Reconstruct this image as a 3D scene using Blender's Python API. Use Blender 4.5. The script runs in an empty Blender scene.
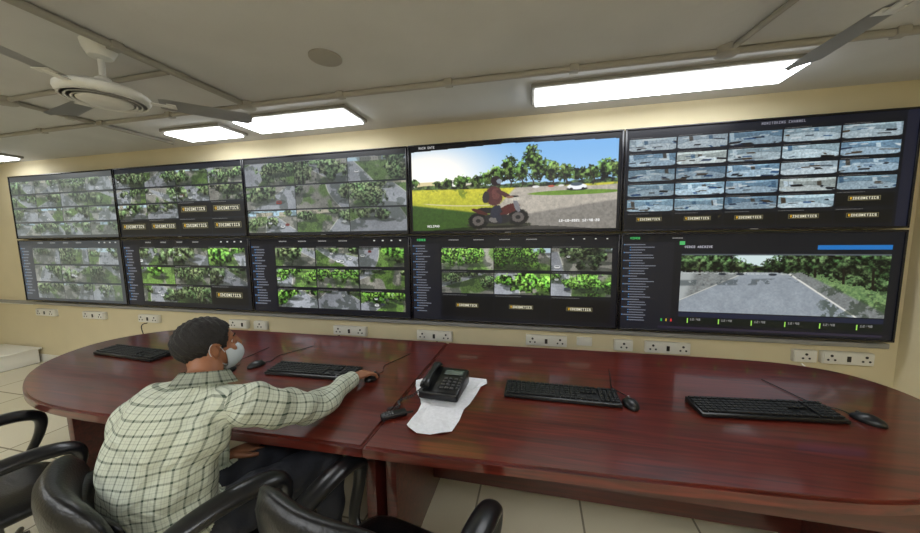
import bpy, bmesh, math, random
import numpy as np
from mathutils import Vector, Matrix, Euler
random.seed(4); RNG=np.random.RandomState(7)
scn=bpy.context.scene
COL=scn.collection
scn.view_settings.view_transform='Standard'

# ------------------------------------------------------------------ helpers
def empty(name,loc=(0,0,0),rz=0):
    e=bpy.data.objects.new(name,None); e.empty_display_size=.1
    e.location=loc; e.rotation_euler=(0,0,rz); COL.objects.link(e); return e
def finish(name,me,mat,parent=None,smooth=True,loc=None,rot=None):
    if mat is not None and len(me.materials)==0: me.materials.append(mat)
    if smooth: me.polygons.foreach_set('use_smooth',[True]*len(me.polygons))
    o=bpy.data.objects.new(name,me); COL.objects.link(o)
    if parent: o.parent=parent
    if loc: o.location=loc
    if rot: o.rotation_euler=rot
    return o
def from_bm(name,bm,mat,parent=None,smooth=True,loc=None,rot=None,sharp=True):
    bmesh.ops.recalc_face_normals(bm,faces=bm.faces[:])
    if sharp and smooth:
        for e in bm.edges:
            if len(e.link_faces)==2 and e.calc_face_angle(0)>0.7: e.smooth=False
    me=bpy.data.meshes.new(name); bm.to_mesh(me); bm.free()
    return finish(name,me,mat,parent,smooth,loc,rot)
def add_box(bm,c,s,bev=0,seg=2,M=None):
    r=bmesh.ops.create_cube(bm,size=1)
    vs=r['verts']
    for v in vs: v.co=Vector((v.co.x*s[0],v.co.y*s[1],v.co.z*s[2]))
    if bev>0:
        es=list({e for v in vs for e in v.link_edges})
        rr=bmesh.ops.bevel(bm,geom=es,offset=bev,segments=seg,affect='EDGES',profile=.5)
        vs=list({v for f in rr['faces'] for v in f.verts}|{v for v in vs if v.is_valid})
    for v in vs:
        p=v.co
        if M is not None: p=M@p
        v.co=p+Vector(c)
    return vs
def box(name,c,s,mat,parent=None,bev=0,seg=2,M=None):
    bm=bmesh.new(); add_box(bm,c,s,bev,seg,M)
    return from_bm(name,bm,mat,parent,smooth=bev>0)
def add_tube(bm,pts,rad,side=None,n=16,cap=True):
    pts=[Vector(p) for p in pts]; rings=[]
    N=len(pts)
    if not isinstance(rad,(list,tuple)): rad=[rad]*N
    prev=None
    for i,p in enumerate(pts):
        t=(pts[min(i+1,N-1)]-pts[max(i-1,0)]).normalized()
        if side is not None: s=Vector(side)
        elif prev is not None: s=prev
        else: s=Vector((0,0,1)) if abs(t.z)<.9 else Vector((1,0,0))
        s=(s-t*s.dot(t)).normalized(); prev=s
        u=t.cross(s)
        r=rad[i]; a,b=(r if isinstance(r,(list,tuple)) else (r,r))
        rings.append([bm.verts.new(p+s*(a*math.cos(k*2*math.pi/n))+u*(b*math.sin(k*2*math.pi/n))) for k in range(n)])
    for i in range(N-1):
        for k in range(n):
            bm.faces.new((rings[i][k],rings[i][(k+1)%n],rings[i+1][(k+1)%n],rings[i+1][k]))
    if cap:
        bm.faces.new(rings[0][::-1]); bm.faces.new(rings[-1])
def smoothpts(P,k=6,closed=False):
    P=[np.array(p,float) for p in P]; n=len(P); out=[]
    rng=range(n if closed else n-1)
    for i in rng:
        if closed: a,b,c,d=P[i-1],P[i],P[(i+1)%n],P[(i+2)%n]
        else: a,b,c,d=P[max(i-1,0)],P[i],P[i+1],P[min(i+2,n-1)]
        for j in range(k):
            t=j/k
            out.append(.5*((2*b)+(c-a)*t+(2*a-5*b+4*c-d)*t*t+(3*b-a-3*c+d)*t**3))
    if not closed: out.append(P[-1])
    return [tuple(q) for q in out]
def stube(bm,P,R,k=5,side=None,n=20):
    R2=[(r if isinstance(r,(list,tuple)) else (r,r)) for r in R]
    pts=smoothpts(P,k); rr=smoothpts([list(r) for r in R2],k)
    add_tube(bm,pts,[tuple(r) for r in rr],side=side,n=n)
def tube(name,P,r,mat,parent=None,k=6,n=10,side=None):
    bm=bmesh.new()
    if k>1: P=smoothpts(P,k)
    if isinstance(r,list) and len(r)!=len(P): r=r[0]
    add_tube(bm,P,r,side=side,n=n); return from_bm(name,bm,mat,parent)
def add_lathe(bm,prof,c=(0,0,0),n=40):
    rings=[]
    for r,z in prof:
        rings.append([bm.verts.new((c[0]+r*math.cos(2*math.pi*k/n),c[1]+r*math.sin(2*math.pi*k/n),c[2]+z)) for k in range(n)])
    for i in range(len(rings)-1):
        for k in range(n): bm.faces.new((rings[i][k],rings[i][(k+1)%n],rings[i+1][(k+1)%n],rings[i+1][k]))
    bm.faces.new(rings[0]); bm.faces.new(rings[-1][::-1])
def add_ell(bm,c,basis,rad,n=20):
    r=bmesh.ops.create_uvsphere(bm,u_segments=n,v_segments=n//2+2,radius=1)
    for v in r['verts']:
        p=v.co.copy(); v.co=Vector(c)+basis[0]*(p.x*rad[0])+basis[1]*(p.y*rad[1])+basis[2]*(p.z*rad[2])
    return r['verts']
def remeshed(bm,voxel,smooth=4,fac=.5):
    bmesh.ops.recalc_face_normals(bm,faces=bm.faces[:])
    me=bpy.data.meshes.new('tmp'); bm.to_mesh(me); bm.free()
    o=bpy.data.objects.new('tmp',me); COL.objects.link(o)
    m=o.modifiers.new('r','REMESH'); m.mode='VOXEL'; m.voxel_size=voxel
    if smooth:
        s=o.modifiers.new('s','SMOOTH'); s.iterations=smooth; s.factor=fac
    dg=bpy.context.evaluated_depsgraph_get(); dg.update()
    me2=bpy.data.meshes.new_from_object(o.evaluated_get(dg))
    bpy.data.objects.remove(o); bpy.data.meshes.remove(me)
    return me2

# ------------------------------------------------------------------ materials
def L(c):
    return tuple(((x/255)/12.92 if x/255<=.04045 else ((x/255+.055)/1.055)**2.4) for x in c)+(1,)
def mat(name,c,rough=.5,metal=0,noise=0,nscale=8,bump=0,bscale=60,coat=0,spec=.5,emit=None,es=0):
    m=bpy.data.materials.new(name); m.use_nodes=True
    nt=m.node_tree; b=nt.nodes['Principled BSDF']
    b.inputs['Base Color'].default_value=L(c); b.inputs['Roughness'].default_value=rough
    b.inputs['Metallic'].default_value=metal; b.inputs['Coat Weight'].default_value=coat
    b.inputs['Specular IOR Level'].default_value=spec
    tc=nt.nodes.new('ShaderNodeTexCoord')
    if noise:
        n=nt.nodes.new('ShaderNodeTexNoise'); n.inputs['Scale'].default_value=nscale; n.inputs['Detail'].default_value=6
        nt.links.new(tc.outputs['Object'],n.inputs['Vector'])
        r=nt.nodes.new('ShaderNodeMix'); r.data_type='RGBA'
        r.inputs[6].default_value=L([max(0,x*(1-noise)) for x in c]); r.inputs[7].default_value=L([min(255,x*(1+noise)) for x in c])
        nt.links.new(n.outputs['Fac'],r.inputs[0]); nt.links.new(r.outputs[2],b.inputs['Base Color'])
    if bump:
        n=nt.nodes.new('ShaderNodeTexNoise'); n.inputs['Scale'].default_value=bscale; n.inputs['Detail'].default_value=4
        nt.links.new(tc.outputs['Object'],n.inputs['Vector'])
        bp=nt.nodes.new('ShaderNodeBump'); bp.inputs['Strength'].default_value=bump; bp.inputs['Distance'].default_value=.01
        nt.links.new(n.outputs['Fac'],bp.inputs['Height']); nt.links.new(bp.outputs[0],b.inputs['Normal'])
    if emit:
        b.inputs['Emission Color'].default_value=L(emit); b.inputs['Emission Strength'].default_value=es
    return m
M_wall=mat('wall_paint_cream',(222,210,176),.75,noise=.03,nscale=3,bump=.08,bscale=40)
M_ceil=mat('ceiling_plaster',(208,208,208),.9,noise=.05,nscale=2.5,bump=.12,bscale=25)
M_blackpl=mat('black_plastic',(16,16,18),.35)
M_key=mat('key_plastic',(24,24,26),.45)
M_bezel=mat('bezel_gloss',(20,20,28),.25)
M_leather=mat('black_leather',(15,15,17),.33,bump=.15,bscale=120,noise=.2)
M_arm=mat('armrest_polyurethane',(22,22,24),.28)
M_chrome=mat('grey_metal',(120,120,122),.3,metal=.8)
M_white=mat('white_plastic',(232,230,222),.4)
M_socket=mat('socket_dark',(45,42,40),.5)
M_fan=mat('fan_white_enamel',(225,225,222),.35)
M_fanblade=mat('fan_blade_grey',(165,165,165),.4,noise=.05)
M_conduit=mat('painted_conduit',(166,162,154),.6)
M_condgrey=mat('grey_trunking',(150,150,148),.5)
M_paper=mat('paper_printed',(226,227,232),.8,noise=.08,nscale=60,bump=.2,bscale=20)
M_skin=mat('skin_brown',(150,100,72),.5,noise=.08,nscale=30,bump=.05,bscale=200)
M_hair=mat('hair_black',(24,21,20),.65,bump=.6,bscale=190,noise=.4,nscale=120)
M_mask=mat('face_mask_fabric',(188,197,204),.8,bump=.2,bscale=80)
M_pants=mat('trousers_dark',(34,36,44),.8,noise=.1,bump=.2,bscale=60)
M_shoe=mat('shoe_leather',(20,16,14),.4)
M_lamp=mat('lamp_diffuser',(255,255,255),.5,emit=(247,251,255),es=12.5)
M_lampframe=mat('lamp_frame',(150,148,142),.5)
M_eye=mat('eye_white',(230,225,220),.2)
M_iris=mat('iris_dark',(30,18,12),.2)

# floor tiles
M_floor=mat('floor_tile_cream',(205,196,170),.25,noise=.05,nscale=4)
nt=M_floor.node_tree; b=nt.nodes['Principled BSDF']
tc=nt.nodes.new('ShaderNodeTexCoord'); br=nt.nodes.new('ShaderNodeTexBrick')
br.offset=0; br.inputs['Scale'].default_value=1; br.inputs['Brick Width'].default_value=.6; br.inputs['Row Height'].default_value=.6
br.inputs['Mortar Size'].default_value=.006
br.inputs['Color1'].default_value=L((216,208,184)); br.inputs['Color2'].default_value=L((208,200,174)); br.inputs['Mortar'].default_value=L((140,132,114))
nt.links.new(tc.outputs['Object'],br.inputs['Vector']); nt.links.new(br.outputs['Color'],b.inputs['Base Color'])

# wood
def woodmat(name,c1,c2,rough):
    m=bpy.data.materials.new(name); m.use_nodes=True; nt=m.node_tree; b=nt.nodes['Principled BSDF']
    tc=nt.nodes.new('ShaderNodeTexCoord'); mp=nt.nodes.new('ShaderNodeMapping'); mp.inputs['Scale'].default_value=(1.2,22,22)
    n=nt.nodes.new('ShaderNodeTexNoise'); n.inputs['Scale'].default_value=2.2; n.inputs['Detail'].default_value=8; n.inputs['Distortion'].default_value=.6
    cr=nt.nodes.new('ShaderNodeValToRGB'); cr.color_ramp.elements[0].position=.3; cr.color_ramp.elements[1].position=.72
    cr.color_ramp.elements[0].color=L(c1); cr.color_ramp.elements[1].color=L(c2)
    nt.links.new(tc.outputs['Object'],mp.inputs[0]); nt.links.new(mp.outputs[0],n.inputs['Vector'])
    nt.links.new(n.outputs['Fac'],cr.inputs[0]); nt.links.new(cr.outputs[0],b.inputs['Base Color'])
    b.inputs['Roughness'].default_value=rough; b.inputs['Coat Weight'].default_value=.65; b.inputs['Coat Roughness'].default_value=.09
    return m
M_wood=woodmat('mahogany_veneer',(60,18,12),(110,38,26),.30)
M_wood2=woodmat('mahogany_panel',(56,17,12),(92,32,23),.42)

# plaid shirt
def plaid():
    m=bpy.data.materials.new('plaid_shirt_cotton'); m.use_nodes=True; nt=m.node_tree; b=nt.nodes['Principled BSDF']
    b.inputs['Roughness'].default_value=.85
    uv=nt.nodes.new('ShaderNodeUVMap'); uv.uv_map='UVMap'
    sp=nt.nodes.new('ShaderNodeSeparateXYZ'); nt.links.new(uv.outputs[0],sp.inputs[0])
    def line(sock,off,w,mul=1):
        a=nt.nodes.new('ShaderNodeMath'); a.operation='MULTIPLY_ADD'; nt.links.new(sock,a.inputs[0]); a.inputs[1].default_value=mul; a.inputs[2].default_value=off
        f=nt.nodes.new('ShaderNodeMath'); f.operation='FRACT'; nt.links.new(a.outputs[0],f.inputs[0])
        l=nt.nodes.new('ShaderNodeMath'); l.operation='LESS_THAN'; nt.links.new(f.outputs[0],l.inputs[0]); l.inputs[1].default_value=w
        return l.outputs[0]
    def add(a,c,k):
        x=nt.nodes.new('ShaderNodeMath'); x.operation='MULTIPLY_ADD'; nt.links.new(c,x.inputs[0]); x.inputs[1].default_value=k
        if a is None: x.inputs[2].default_value=0
        else: nt.links.new(a,x.inputs[2])
        return x.outputs[0]
    s=None
    for ch in(0,1):
        s=add(s,line(sp.outputs[ch],0,.17),.50)
        s=add(s,line(sp.outputs[ch],.5,.08),.2)
        s=add(s,line(sp.outputs[ch],.28,.05),.12)
    mx=nt.nodes.new('ShaderNodeMix'); mx.data_type='RGBA'
    mx.inputs[6].default_value=L((198,203,186)); mx.inputs[7].default_value=L((56,72,58))
    nt.links.new(s,mx.inputs[0]); nt.links.new(mx.outputs[2],b.inputs['Base Color'])
    tc=nt.nodes.new('ShaderNodeTexCoord'); n=nt.nodes.new('ShaderNodeTexNoise'); n.inputs['Scale'].default_value=9; n.inputs['Distortion'].default_value=1.2
    nt.links.new(tc.outputs['Object'],n.inputs['Vector'])
    bp=nt.nodes.new('ShaderNodeBump'); bp.inputs['Strength'].default_value=.7; bp.inputs['Distance'].default_value=.035
    nt.links.new(n.outputs['Fac'],bp.inputs['Height']); nt.links.new(bp.outputs[0],b.inputs['Normal'])
    return m
M_plaid=plaid()

# screen material
def screenmat():
    m=bpy.data.materials.new('lcd_picture'); m.use_nodes=True; nt=m.node_tree; b=nt.nodes['Principled BSDF']
    at=nt.nodes.new('ShaderNodeAttribute'); at.attribute_name='pic'
    b.inputs['Base Color'].default_value=(.01,.01,.012,1); b.inputs['Roughness'].default_value=.3
    b.inputs['Specular IOR Level'].default_value=.3
    nt.links.new(at.outputs['Color'],b.inputs['Emission Color']); b.inputs['Emission Strength'].default_value=1.05
    return m
M_screen=screenmat()

# ------------------------------------------------------------------ room shell
WY=.08; ZC=2.56; XL=-.85; XR=8.80; YB=-5.2
box('floor',((XL+XR)/2,(WY+YB)/2,-.05),(XR-XL+.2,WY-YB+.2,.1),M_floor)
box('ceiling',((XL+XR)/2,(WY+YB)/2,ZC+.05),(XR-XL+.2,WY-YB+.2,.1),M_ceil)
box('wall_front',((XL+XR)/2,WY+.05,ZC/2),(XR-XL+.2,.1,ZC),M_wall)
box('wall_rear',((XL+XR)/2,YB-.05,ZC/2),(XR-XL+.2,.1,ZC),M_wall)
box('wall_left',(XL-.05,(WY+YB)/2,ZC/2),(.1,WY-YB,ZC),M_wall)
box('wall_right',(XR+.05,(WY+YB)/2,ZC/2),(.1,WY-YB,ZC),M_wall)
box('baseboard_front',((XL+XR)/2,WY-.006,.05),(XR-XL,.012,.1),M_white)
box('trim_1',((XL+8.72)/2,WY-.02,.795),(8.72-XL,.04,.035),M_condgrey,bev=.004)
box('trim_2',((XL+0)/2,WY-.015,.78),(.85,.03,.03),M_white,bev=.004)

# ------------------------------------------------------------------ screen pictures
FONT={'V':'101101101101010','I':'111010010010111','D':'110101101101110','E':'111100110100111','O':'111101101101111','N':'101111111111101','T':'111010010010010','C':'111100100100111','S':'111100111001111',
'0':'111101101101111','1':'010110010010111','2':'111001111100111','4':'101101111001001','8':'111101111101111','-':'000000111000000',':':'000010000010000',' ':'0'*15,'A':'010101111101101','R':'110101110101101','M':'101111111101101','P':'111101111100100','L':'100100100100111','Y':'101101010010010','H':'101101111101101','W':'101101111111101','K':'101101110101101','G':'111100101101111','U':'101101101101111','B':'110101110101110'}
def text(A,x,y,s,c,k=1):
    for ch in s:
        g=FONT.get(ch,FONT['O'])
        for i in range(15):
            if g[i]=='1':
                yy=y+(i//3)*k; xx=x+(i%3)*k
                A[max(yy,0):yy+k,max(xx,0):xx+k]=c
        x+=4*k
def noise(h,w,s,rng,octv=4):
    out=np.zeros((h,w)); amp=1; tot=0
    for o in range(octv):
        gh,gw=int(h/s)+3,int(w/s)+3
        g=rng.rand(gh,gw); y=np.arange(h)/s+rng.rand(); x=np.arange(w)/s+rng.rand()
        yi=np.minimum(y.astype(int),gh-2); xi=np.minimum(x.astype(int),gw-2)
        fy=(y-yi)[:,None]; fx=(x-xi)[None]; fy=np.clip(fy,0,1); fx=np.clip(fx,0,1); fy=fy*fy*(3-2*fy); fx=fx*fx*(3-2*fx)
        g00=g[yi][:,xi];g01=g[yi][:,xi+1];g10=g[yi+1][:,xi];g11=g[yi+1][:,xi+1]
        out+=amp*((g00*(1-fx)+g01*fx)*(1-fy)+(g10*(1-fx)+g11*fx)*fy); tot+=amp; amp*=.62; s=max(s/2,1)
    return out/tot
def sm(a,lo,hi):
    t=np.clip((a-lo)/(hi-lo),0,1); return t*t*(3-2*t)
def mixc(A,m,c):
    m=np.clip(m,0,1)[...,None]; return A*(1-m)+np.asarray(c)*m
def down(A):
    h,w=A.shape[0]//2*2,A.shape[1]//2*2
    return A[:h,:w].reshape(h//2,2,w//2,2,3).mean((1,3))
def punch(A,sat=1.25,con=1.15):
    m=A.mean(-1,keepdims=True); A=m+(A-m)*sat; return np.clip((A-.45)*con+.45,0,1)
def leaf(h,w,rng,k=1.,s=7):
    n=noise(h,w,s,rng,4); t=np.clip((n-.5)*2.0+.40,.05,.85)*k
    wv=noise(h,w,s*3,rng,2)
    return np.stack([t*(.66+.32*wv),t*(.90+.12*wv),t*(.58+.2*wv)],-1)
def outdoor(h0,w0,rng,bright=1,green=0.):
    h,w=h0*2,w0*2
    Y,X=np.mgrid[0:h,0:w]; X=X/w; Y=Y/h
    n1=noise(h,w,w/3,rng,4); n2=noise(h,w,3,rng,2)
    hz=rng.uniform(-.10,.28)
    g=.56+.18*(n2-.5)+.35*(n1-.5)
    A=np.stack([g*1.0,g*.99,g*.94],-1)
    if rng.rand()<.6 and hz>.05:
        c=[(.74,.85,.92),(.78,.86,.90),(.74,.71,.64)][rng.randint(3)]
        A=mixc(A,sm(hz+.02-Y,0,.03),c)
    for _ in range(rng.randint(0,3)):
        bx=rng.rand(); bw=rng.uniform(.06,.2)
        m=(np.abs(X-bx)<bw)&(Y>hz-.16)&(Y<hz+.05); A[m]=np.array([(.72,.69,.62),(.56,.55,.52),(.66,.64,.60)][rng.randint(3)])
        A[m&((X*w).astype(int)%9<3)&((Y*h).astype(int)%8<3)]*=.6
    ln=sm(noise(h,w,w/2.2,rng,3),.48,.56)*sm(Y,hz,hz+.05)
    gg=.38+.3*(n2-.5)+.12*green; A=mixc(A,ln*.85,np.stack([gg*.82,gg*1.08,gg*.55],-1))
    vx=rng.uniform(.0,1.0); k=rng.uniform(-1.3,1.3); wd=rng.uniform(.2,.8); w0_=rng.uniform(.03,.14)
    cen=vx+k*(Y-hz)+.4*k*(Y-hz)**2; hw=w0_+wd*(Y-hz)
    rm=sm(hw-np.abs(X-cen),-.01,.01)*(Y>hz)
    rg=(.62+.16*(n2-.5)+.25*(n1-.5))[...,None]
    A=mixc(A,rm,rg*np.array([.98,1.,1.04]))
    A=mixc(A,sm(.012-np.abs(np.abs(X-cen)-hw),-.004,.006)*(Y>hz)*.7,(.88,.88,.84))
    A=mixc(A,sm(noise(h,w,w/6,rng,4),.50,.58)*.45,(.14,.17,.14))
    T=leaf(h,w,rng,.92+.14*green,rng.choice([5,8]))
    if green: T=T*np.array([.90,1.06,.74])
    for _ in range(rng.randint(4,10)):
        cx=rng.rand(); cy=rng.uniform(-.05,.6); r=rng.uniform(.10,.34)*(0.6+cy)
        if abs(cx-(vx+k*(cy-hz)))<w0_+wd*max(cy-hz,0) and rng.rand()<.7: continue
        sh=sm(1-((X-cx-.1)/(r*1.3))**2-((Y-cy-r*1.6)/(r*.6))**2+.9*(n1-.5),0,.3); A=mixc(A,sh*.5,(.16,.18,.16))
        m=sm(1-((X-cx)/r)**2-((Y-cy)/(r*1.5))**2+3.4*(noise(h,w,w/7,rng,4)-.5),-.05,.35)
        shade=np.clip(.95-.5*(Y-cy)/(r*1.5),.45,1.3)[...,None]
        A=mixc(A,m*.95,T*shade)
    for _ in range(rng.randint(0,5)):
        cy=rng.uniform(max(hz,0)+.1,.85); cx=vx+k*(cy-hz)+rng.uniform(-.3,.3); r=.02+.05*(cy-hz)
        c=[(.93,.94,.95),(.80,.81,.80),(.25,.26,.3),(.5,.18,.15)][rng.choice(4,p=[.45,.3,.2,.05])]
        A=mixc(A,sm(1-((X-cx)/(r*1.2))**2-((Y-cy-r)/(r*.8))**2,0,.3)*.6,(.12,.12,.12))
        A=mixc(A,sm(1-((X-cx)/r)**4-((Y-cy)/(r*1.2))**4,0,.2),c)
        A=mixc(A,sm(1-((X-cx)/(r*.7))**4-((Y-cy+r*.3)/(r*.35))**4,0,.2),(.2,.24,.28))
    hazev=rng.uniform(.0,.10)
    A=punch(A,1.16,1.15)
    A=A*(1-hazev)+np.array((.60,.66,.66))*hazev
    A*=rng.uniform(.76,.98)
    return down(np.clip(A*bright,0,1))
def indoor(h0,w0,rng):
    h,w=h0*2,w0*2
    Y,X=np.mgrid[0:h,0:w]; X=(X/w-.5)*2; Y=(Y/h-.5)*2
    base=np.array([(.60,.70,.76),(.66,.73,.76),(.54,.65,.73),(.74,.79,.82),(.70,.72,.70)][rng.randint(5)])
    ox,oy=rng.uniform(-.35,.35),rng.uniform(-.3,.2)
    A=np.ones((h,w,3))*base*.9
    fy=oy+rng.uniform(.25,.5)*X*X+rng.uniform(-.2,.2)*X
    A=mixc(A,sm(Y-fy,-.02,.03),base*.60+.34)
    cyl_=oy-.45-.25*X*X
    A=mixc(A,sm(cyl_-Y,-.02,.03),base*1.08+.05)
    A=mixc(A,sm(.035-np.abs(Y-fy),0,.03)*.6,(.25,.30,.34))
    for _ in range(rng.randint(2,5)):
        lx=rng.uniform(-.9,.9); ly=rng.uniform(-.85,-.4); A=mixc(A,sm(1-((X-lx)/.16)**2-((Y-ly+.1*X)/.07)**2,0,.4),(.98,.99,1.))
    for _ in range(rng.randint(1,4)):
        lx=rng.uniform(-.9,.9); A=mixc(A,sm(.09-np.abs(X-lx-.05*Y),0,.02)*sm(fy+.05-Y,0,.03)*sm(Y-cyl_,0,.05)*.8,[(.30,.42,.52),(.85,.9,.95),(.30,.26,.22)][rng.randint(3)])
    for _ in range(rng.randint(6,12)):
        cx=rng.uniform(-1,1); cy=rng.uniform(-.1,.95); bw=rng.uniform(.06,.26); bh=rng.uniform(.06,.18); sh=rng.uniform(-.5,.5)
        c=[(.08,.10,.14),(.14,.20,.30),(.30,.24,.18),(.20,.34,.50),(.92,.96,.98),(.10,.09,.09),(.84,.89,.92)][rng.randint(7)]
        yy=Y-cy-.3*(X-cx)*cx; xx=X-cx-sh*(Y-cy)
        A=mixc(A,sm(bw-np.abs(xx),0,.04)*sm(bh-np.abs(yy),0,.05)*.9,c)
        A=mixc(A,sm(bw-np.abs(xx),0,.04)*sm(.04-np.abs(yy+bh),0,.03)*.5,(.9,.93,.95))
    n=noise(h,w,5,rng,3); A=A*(.78+.45*n)[...,None]
    A=punch(A,1.0,1.25)
    A=mixc(A,sm((X/1.04)**4+(Y/1.05)**4,1.05,1.45),(.05,.06,.08))
    return down(np.clip(A*rng.uniform(.66,.88)*np.array([.96,1.,1.02]),0,1))
def logo(h,w):
    A=np.ones((h,w,3))*.035
    s='VIDEONETICS'; k=1
    tw=len(s)*4*k
    if w>tw+8 and h>10:
        x=(w-tw)//2; y=h//2-3
        A[y-2:y+7,x-3:x+tw+2]=(.42,.40,.28); A[y-1:y+6,x-2:x+tw+1]=(.06,.06,.05)
        text(A,x,y,s,(.88,.86,.76),k); text(A,x,y,'V',(.95,.75,.2),k)
    else:
        x0,x1=int(w*.2),int(w*.8); y=h//2
        A[y-2:y+3,x0:x1]=(.42,.40,.30); A[y-1:y+2,x0+1:x1-1]=(.1,.1,.09); A[y,x0+2:x1-2:2]=(.92,.88,.70)
    return A
def tiles(A,x0,y0,x1,y1,cols,rows,kind,rng,gap=1,head=2):
    H,W=A.shape[:2]
    for r in range(rows):
        for c in range(cols):
            a=int(round((x0+(x1-x0)*c/cols)*W)); b=int(round((x0+(x1-x0)*(c+1)/cols)*W))-gap
            t=int(round((y0+(y1-y0)*r/rows)*H)); d=int(round((y0+(y1-y0)*(r+1)/rows)*H))-gap
            k=kind[r][c] if not isinstance(kind,str) else kind
            hh,ww=d-t,b-a
            if k=='o': T=outdoor(hh,ww,rng)
            elif k=='g': T=outdoor(hh,ww,rng,1.06,1.)
            elif k=='i': T=indoor(hh,ww,rng)
            else: T=logo(hh,ww)
            T=T.copy(); T[:head]=(.06,.07,.09)
            if head>0: T[head//2,2:ww//2:2]=.5
            A[t:d,a:b]=T
def ui(A,menu,top=.09,rng=None):
    H,W=A.shape[:2]
    A[:]=(.055,.06,.085)
    t=max(2,int(top*H))
    A[:t]=(.03,.035,.06)
    text(A,int(.03*W),max(1,t//2-3),'VIDEO',(.25,.75,.4)) if W>300 else None
    for k in range(4):
        x=int((.2+.13*k)*W); A[t//2-1:t//2+1,x:x+int(.05*W):2]=.7
    for k in range(4):
        x=int((.8+.05*k)*W); A[t//2-1:t//2+1,x:x+3]=.8
    m=int(menu*W)
    if m>3:
        A[t:,:m]=(.085,.09,.12)
        for q,y in enumerate(range(t+4,int(H*.92),6 if W>300 else 5)):
            i=2+(m//8)*(q%3>0); ln=rng.randint(m//4,max(m//2,m//4+1))
            seg=A[y:y+2,i+3:i+3+ln]; seg[:,::2]=(.55,.57,.62); seg[:,1::2]=(.22,.23,.28)
            A[y:y+2,i:i+2]=(.3,.55,.8)
def washed(A,k,c=(.62,.66,.66)):  # fades picture to grey: reflection on the glass painted into its colours
    return A*(1-k)+np.array(c)*k
def main_view(H0,W0,rng):
    H,W=H0*2,W0*2
    Y,X=np.mgrid[0:H,0:W]; X=X/W; Y=Y/H
    n=noise(H,W,40,rng,5); n2=noise(H,W,9,rng,4); n3=noise(H,W,3,rng,2)
    sun=np.exp(-((X-.10)**2)*10-((Y-.30)**2)*6)
    sky=np.stack([.45+.35*Y+.55*sun,.68+.22*Y+.30*sun,.90+.08*Y+.05*sun],-1)
    A=np.clip(sky,0,1)
    hor=.48+.02*np.sin(X*3)
    G=1-np.clip((Y-hor)/.5,0,1)
    gn=.90+.28*(n2-.5)+.12*(n3-.5)
    lawn=np.stack([(.62+.26*G)*gn,(.66+.20*G)*gn,(.20+.08*G)*gn],-1)
    A=mixc(A,sm(Y-hor,0,.01),lawn)
    A=mixc(A,sm(n,.54,.62)*sm(Y,hor,hor+.03)*sm(hor+.14-Y,0,.05)*.55,(.26,.38,.12))
    A=mixc(A,sm(Y-(.66+.30*X),0,.03)*sm(.47-X,0,.04),np.stack([.24*gn,.36*gn,.14*gn],-1))
    rc=.60+.10*np.cos((X-.35)*3.2)
    kerb=sm(.008-np.abs(Y-rc),0,.005)*sm(X,.05,.1)*sm(.5-X,0,.05); A=mixc(A,kerb,(.8,.78,.62))
    rd=sm(X-(.52-.42*(Y-.52)),0,.02)*sm(Y-.505-.015*np.sin(X*9),0,.012)
    A=mixc(A,rd,np.stack([.76*gn,.73*gn,.68*gn],-1))
    isl=sm(1-((X-.80)/.22)**2-((Y-.59)/.028)**2,0,.3); A=mixc(A,isl,np.stack([.45*gn,.60*gn,.2*gn],-1))
    dkr=sm(Y-(.66+.32*(1-X)),0,.03)*sm(X,.5,.55); A=mixc(A,dkr*.7,np.stack([.48*gn,.47*gn,.45*gn],-1))
    bl=sm(.060-np.abs(X-.085),0,.004)*sm(.035-np.abs(Y-.445),0,.004); A=mixc(A,bl,(.86,.80,.62))
    A=mixc(A,sm(.05-np.abs(X-.32),0,.004)*sm(.02-np.abs(Y-.465),0,.004),(.85,.82,.75))
    T=leaf(H,W,rng,.72,12)*np.array([.92,1.02,.74])
    for cx,cy,rx,ry in [(.02,.42,.03,.05),(.15,.44,.03,.035),(.20,.43,.035,.05),(.27,.42,.04,.07),(.34,.42,.04,.06),(.40,.40,.045,.08),(.45,.36,.04,.10),(.505,.31,.04,.14),(.56,.34,.04,.12),(.61,.20,.042,.13),(.64,.32,.05,.13),(.70,.35,.045,.10),(.76,.38,.05,.09),(.82,.40,.04,.07),(.88,.39,.05,.08),(.94,.36,.045,.11),(.99,.37,.05,.10)]:
        m=sm(1-((X-cx)/rx)**2-((Y-cy)/ry)**2+2.2*(n2-.5),0,.22)
        sd=np.clip(1.05-.5*(Y-cy)/ry+.2*(cx-X)/rx,.4,1.5)[...,None]
        A=mixc(A,m,T*sd)
    A=mixc(A,sm(Y-(hor-.035+.05*(n-.5)),0,.01)*sm(hor+.02-Y,0,.012)*.9,T*.8)
    for tx in(.45,.505,.56,.61,.70,.76,.88): A=mixc(A,sm(.004-np.abs(X-tx-.01*np.sin(Y*30)),0,.002)*sm(Y,.36,.38)*sm(.52-Y,0,.01),(.20,.16,.12))
    def el(cx,cy,rx,ry,c,a=0.,k=1.3):
        nonlocal A
        cx=.45+(cx-.47)*k; cy=.76+(cy-.76)*1.15; rx*=k; ry*=1.15
        dx,dy=(X-cx),(Y-cy)*.45; u=dx*math.cos(a)+dy*math.sin(a); v=-dx*math.sin(a)+dy*math.cos(a)
        A=mixc(A,sm(1-(u/rx)**2-(v/(ry*.45))**2+.5*(n3-.5),0,.2),np.asarray(c)*(.85+.3*n3)[...,None])
    # motorcycle with rider
    el(.47,.90,.13,.035,(.20,.21,.16))
    for wx,wy in((.395,.86),(.545,.83)): el(wx,wy,.040,.085,(.07,.07,.07)); el(wx,wy,.024,.050,(.36,.34,.33)); el(wx,wy,.010,.02,(.12,.12,.12))
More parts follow.
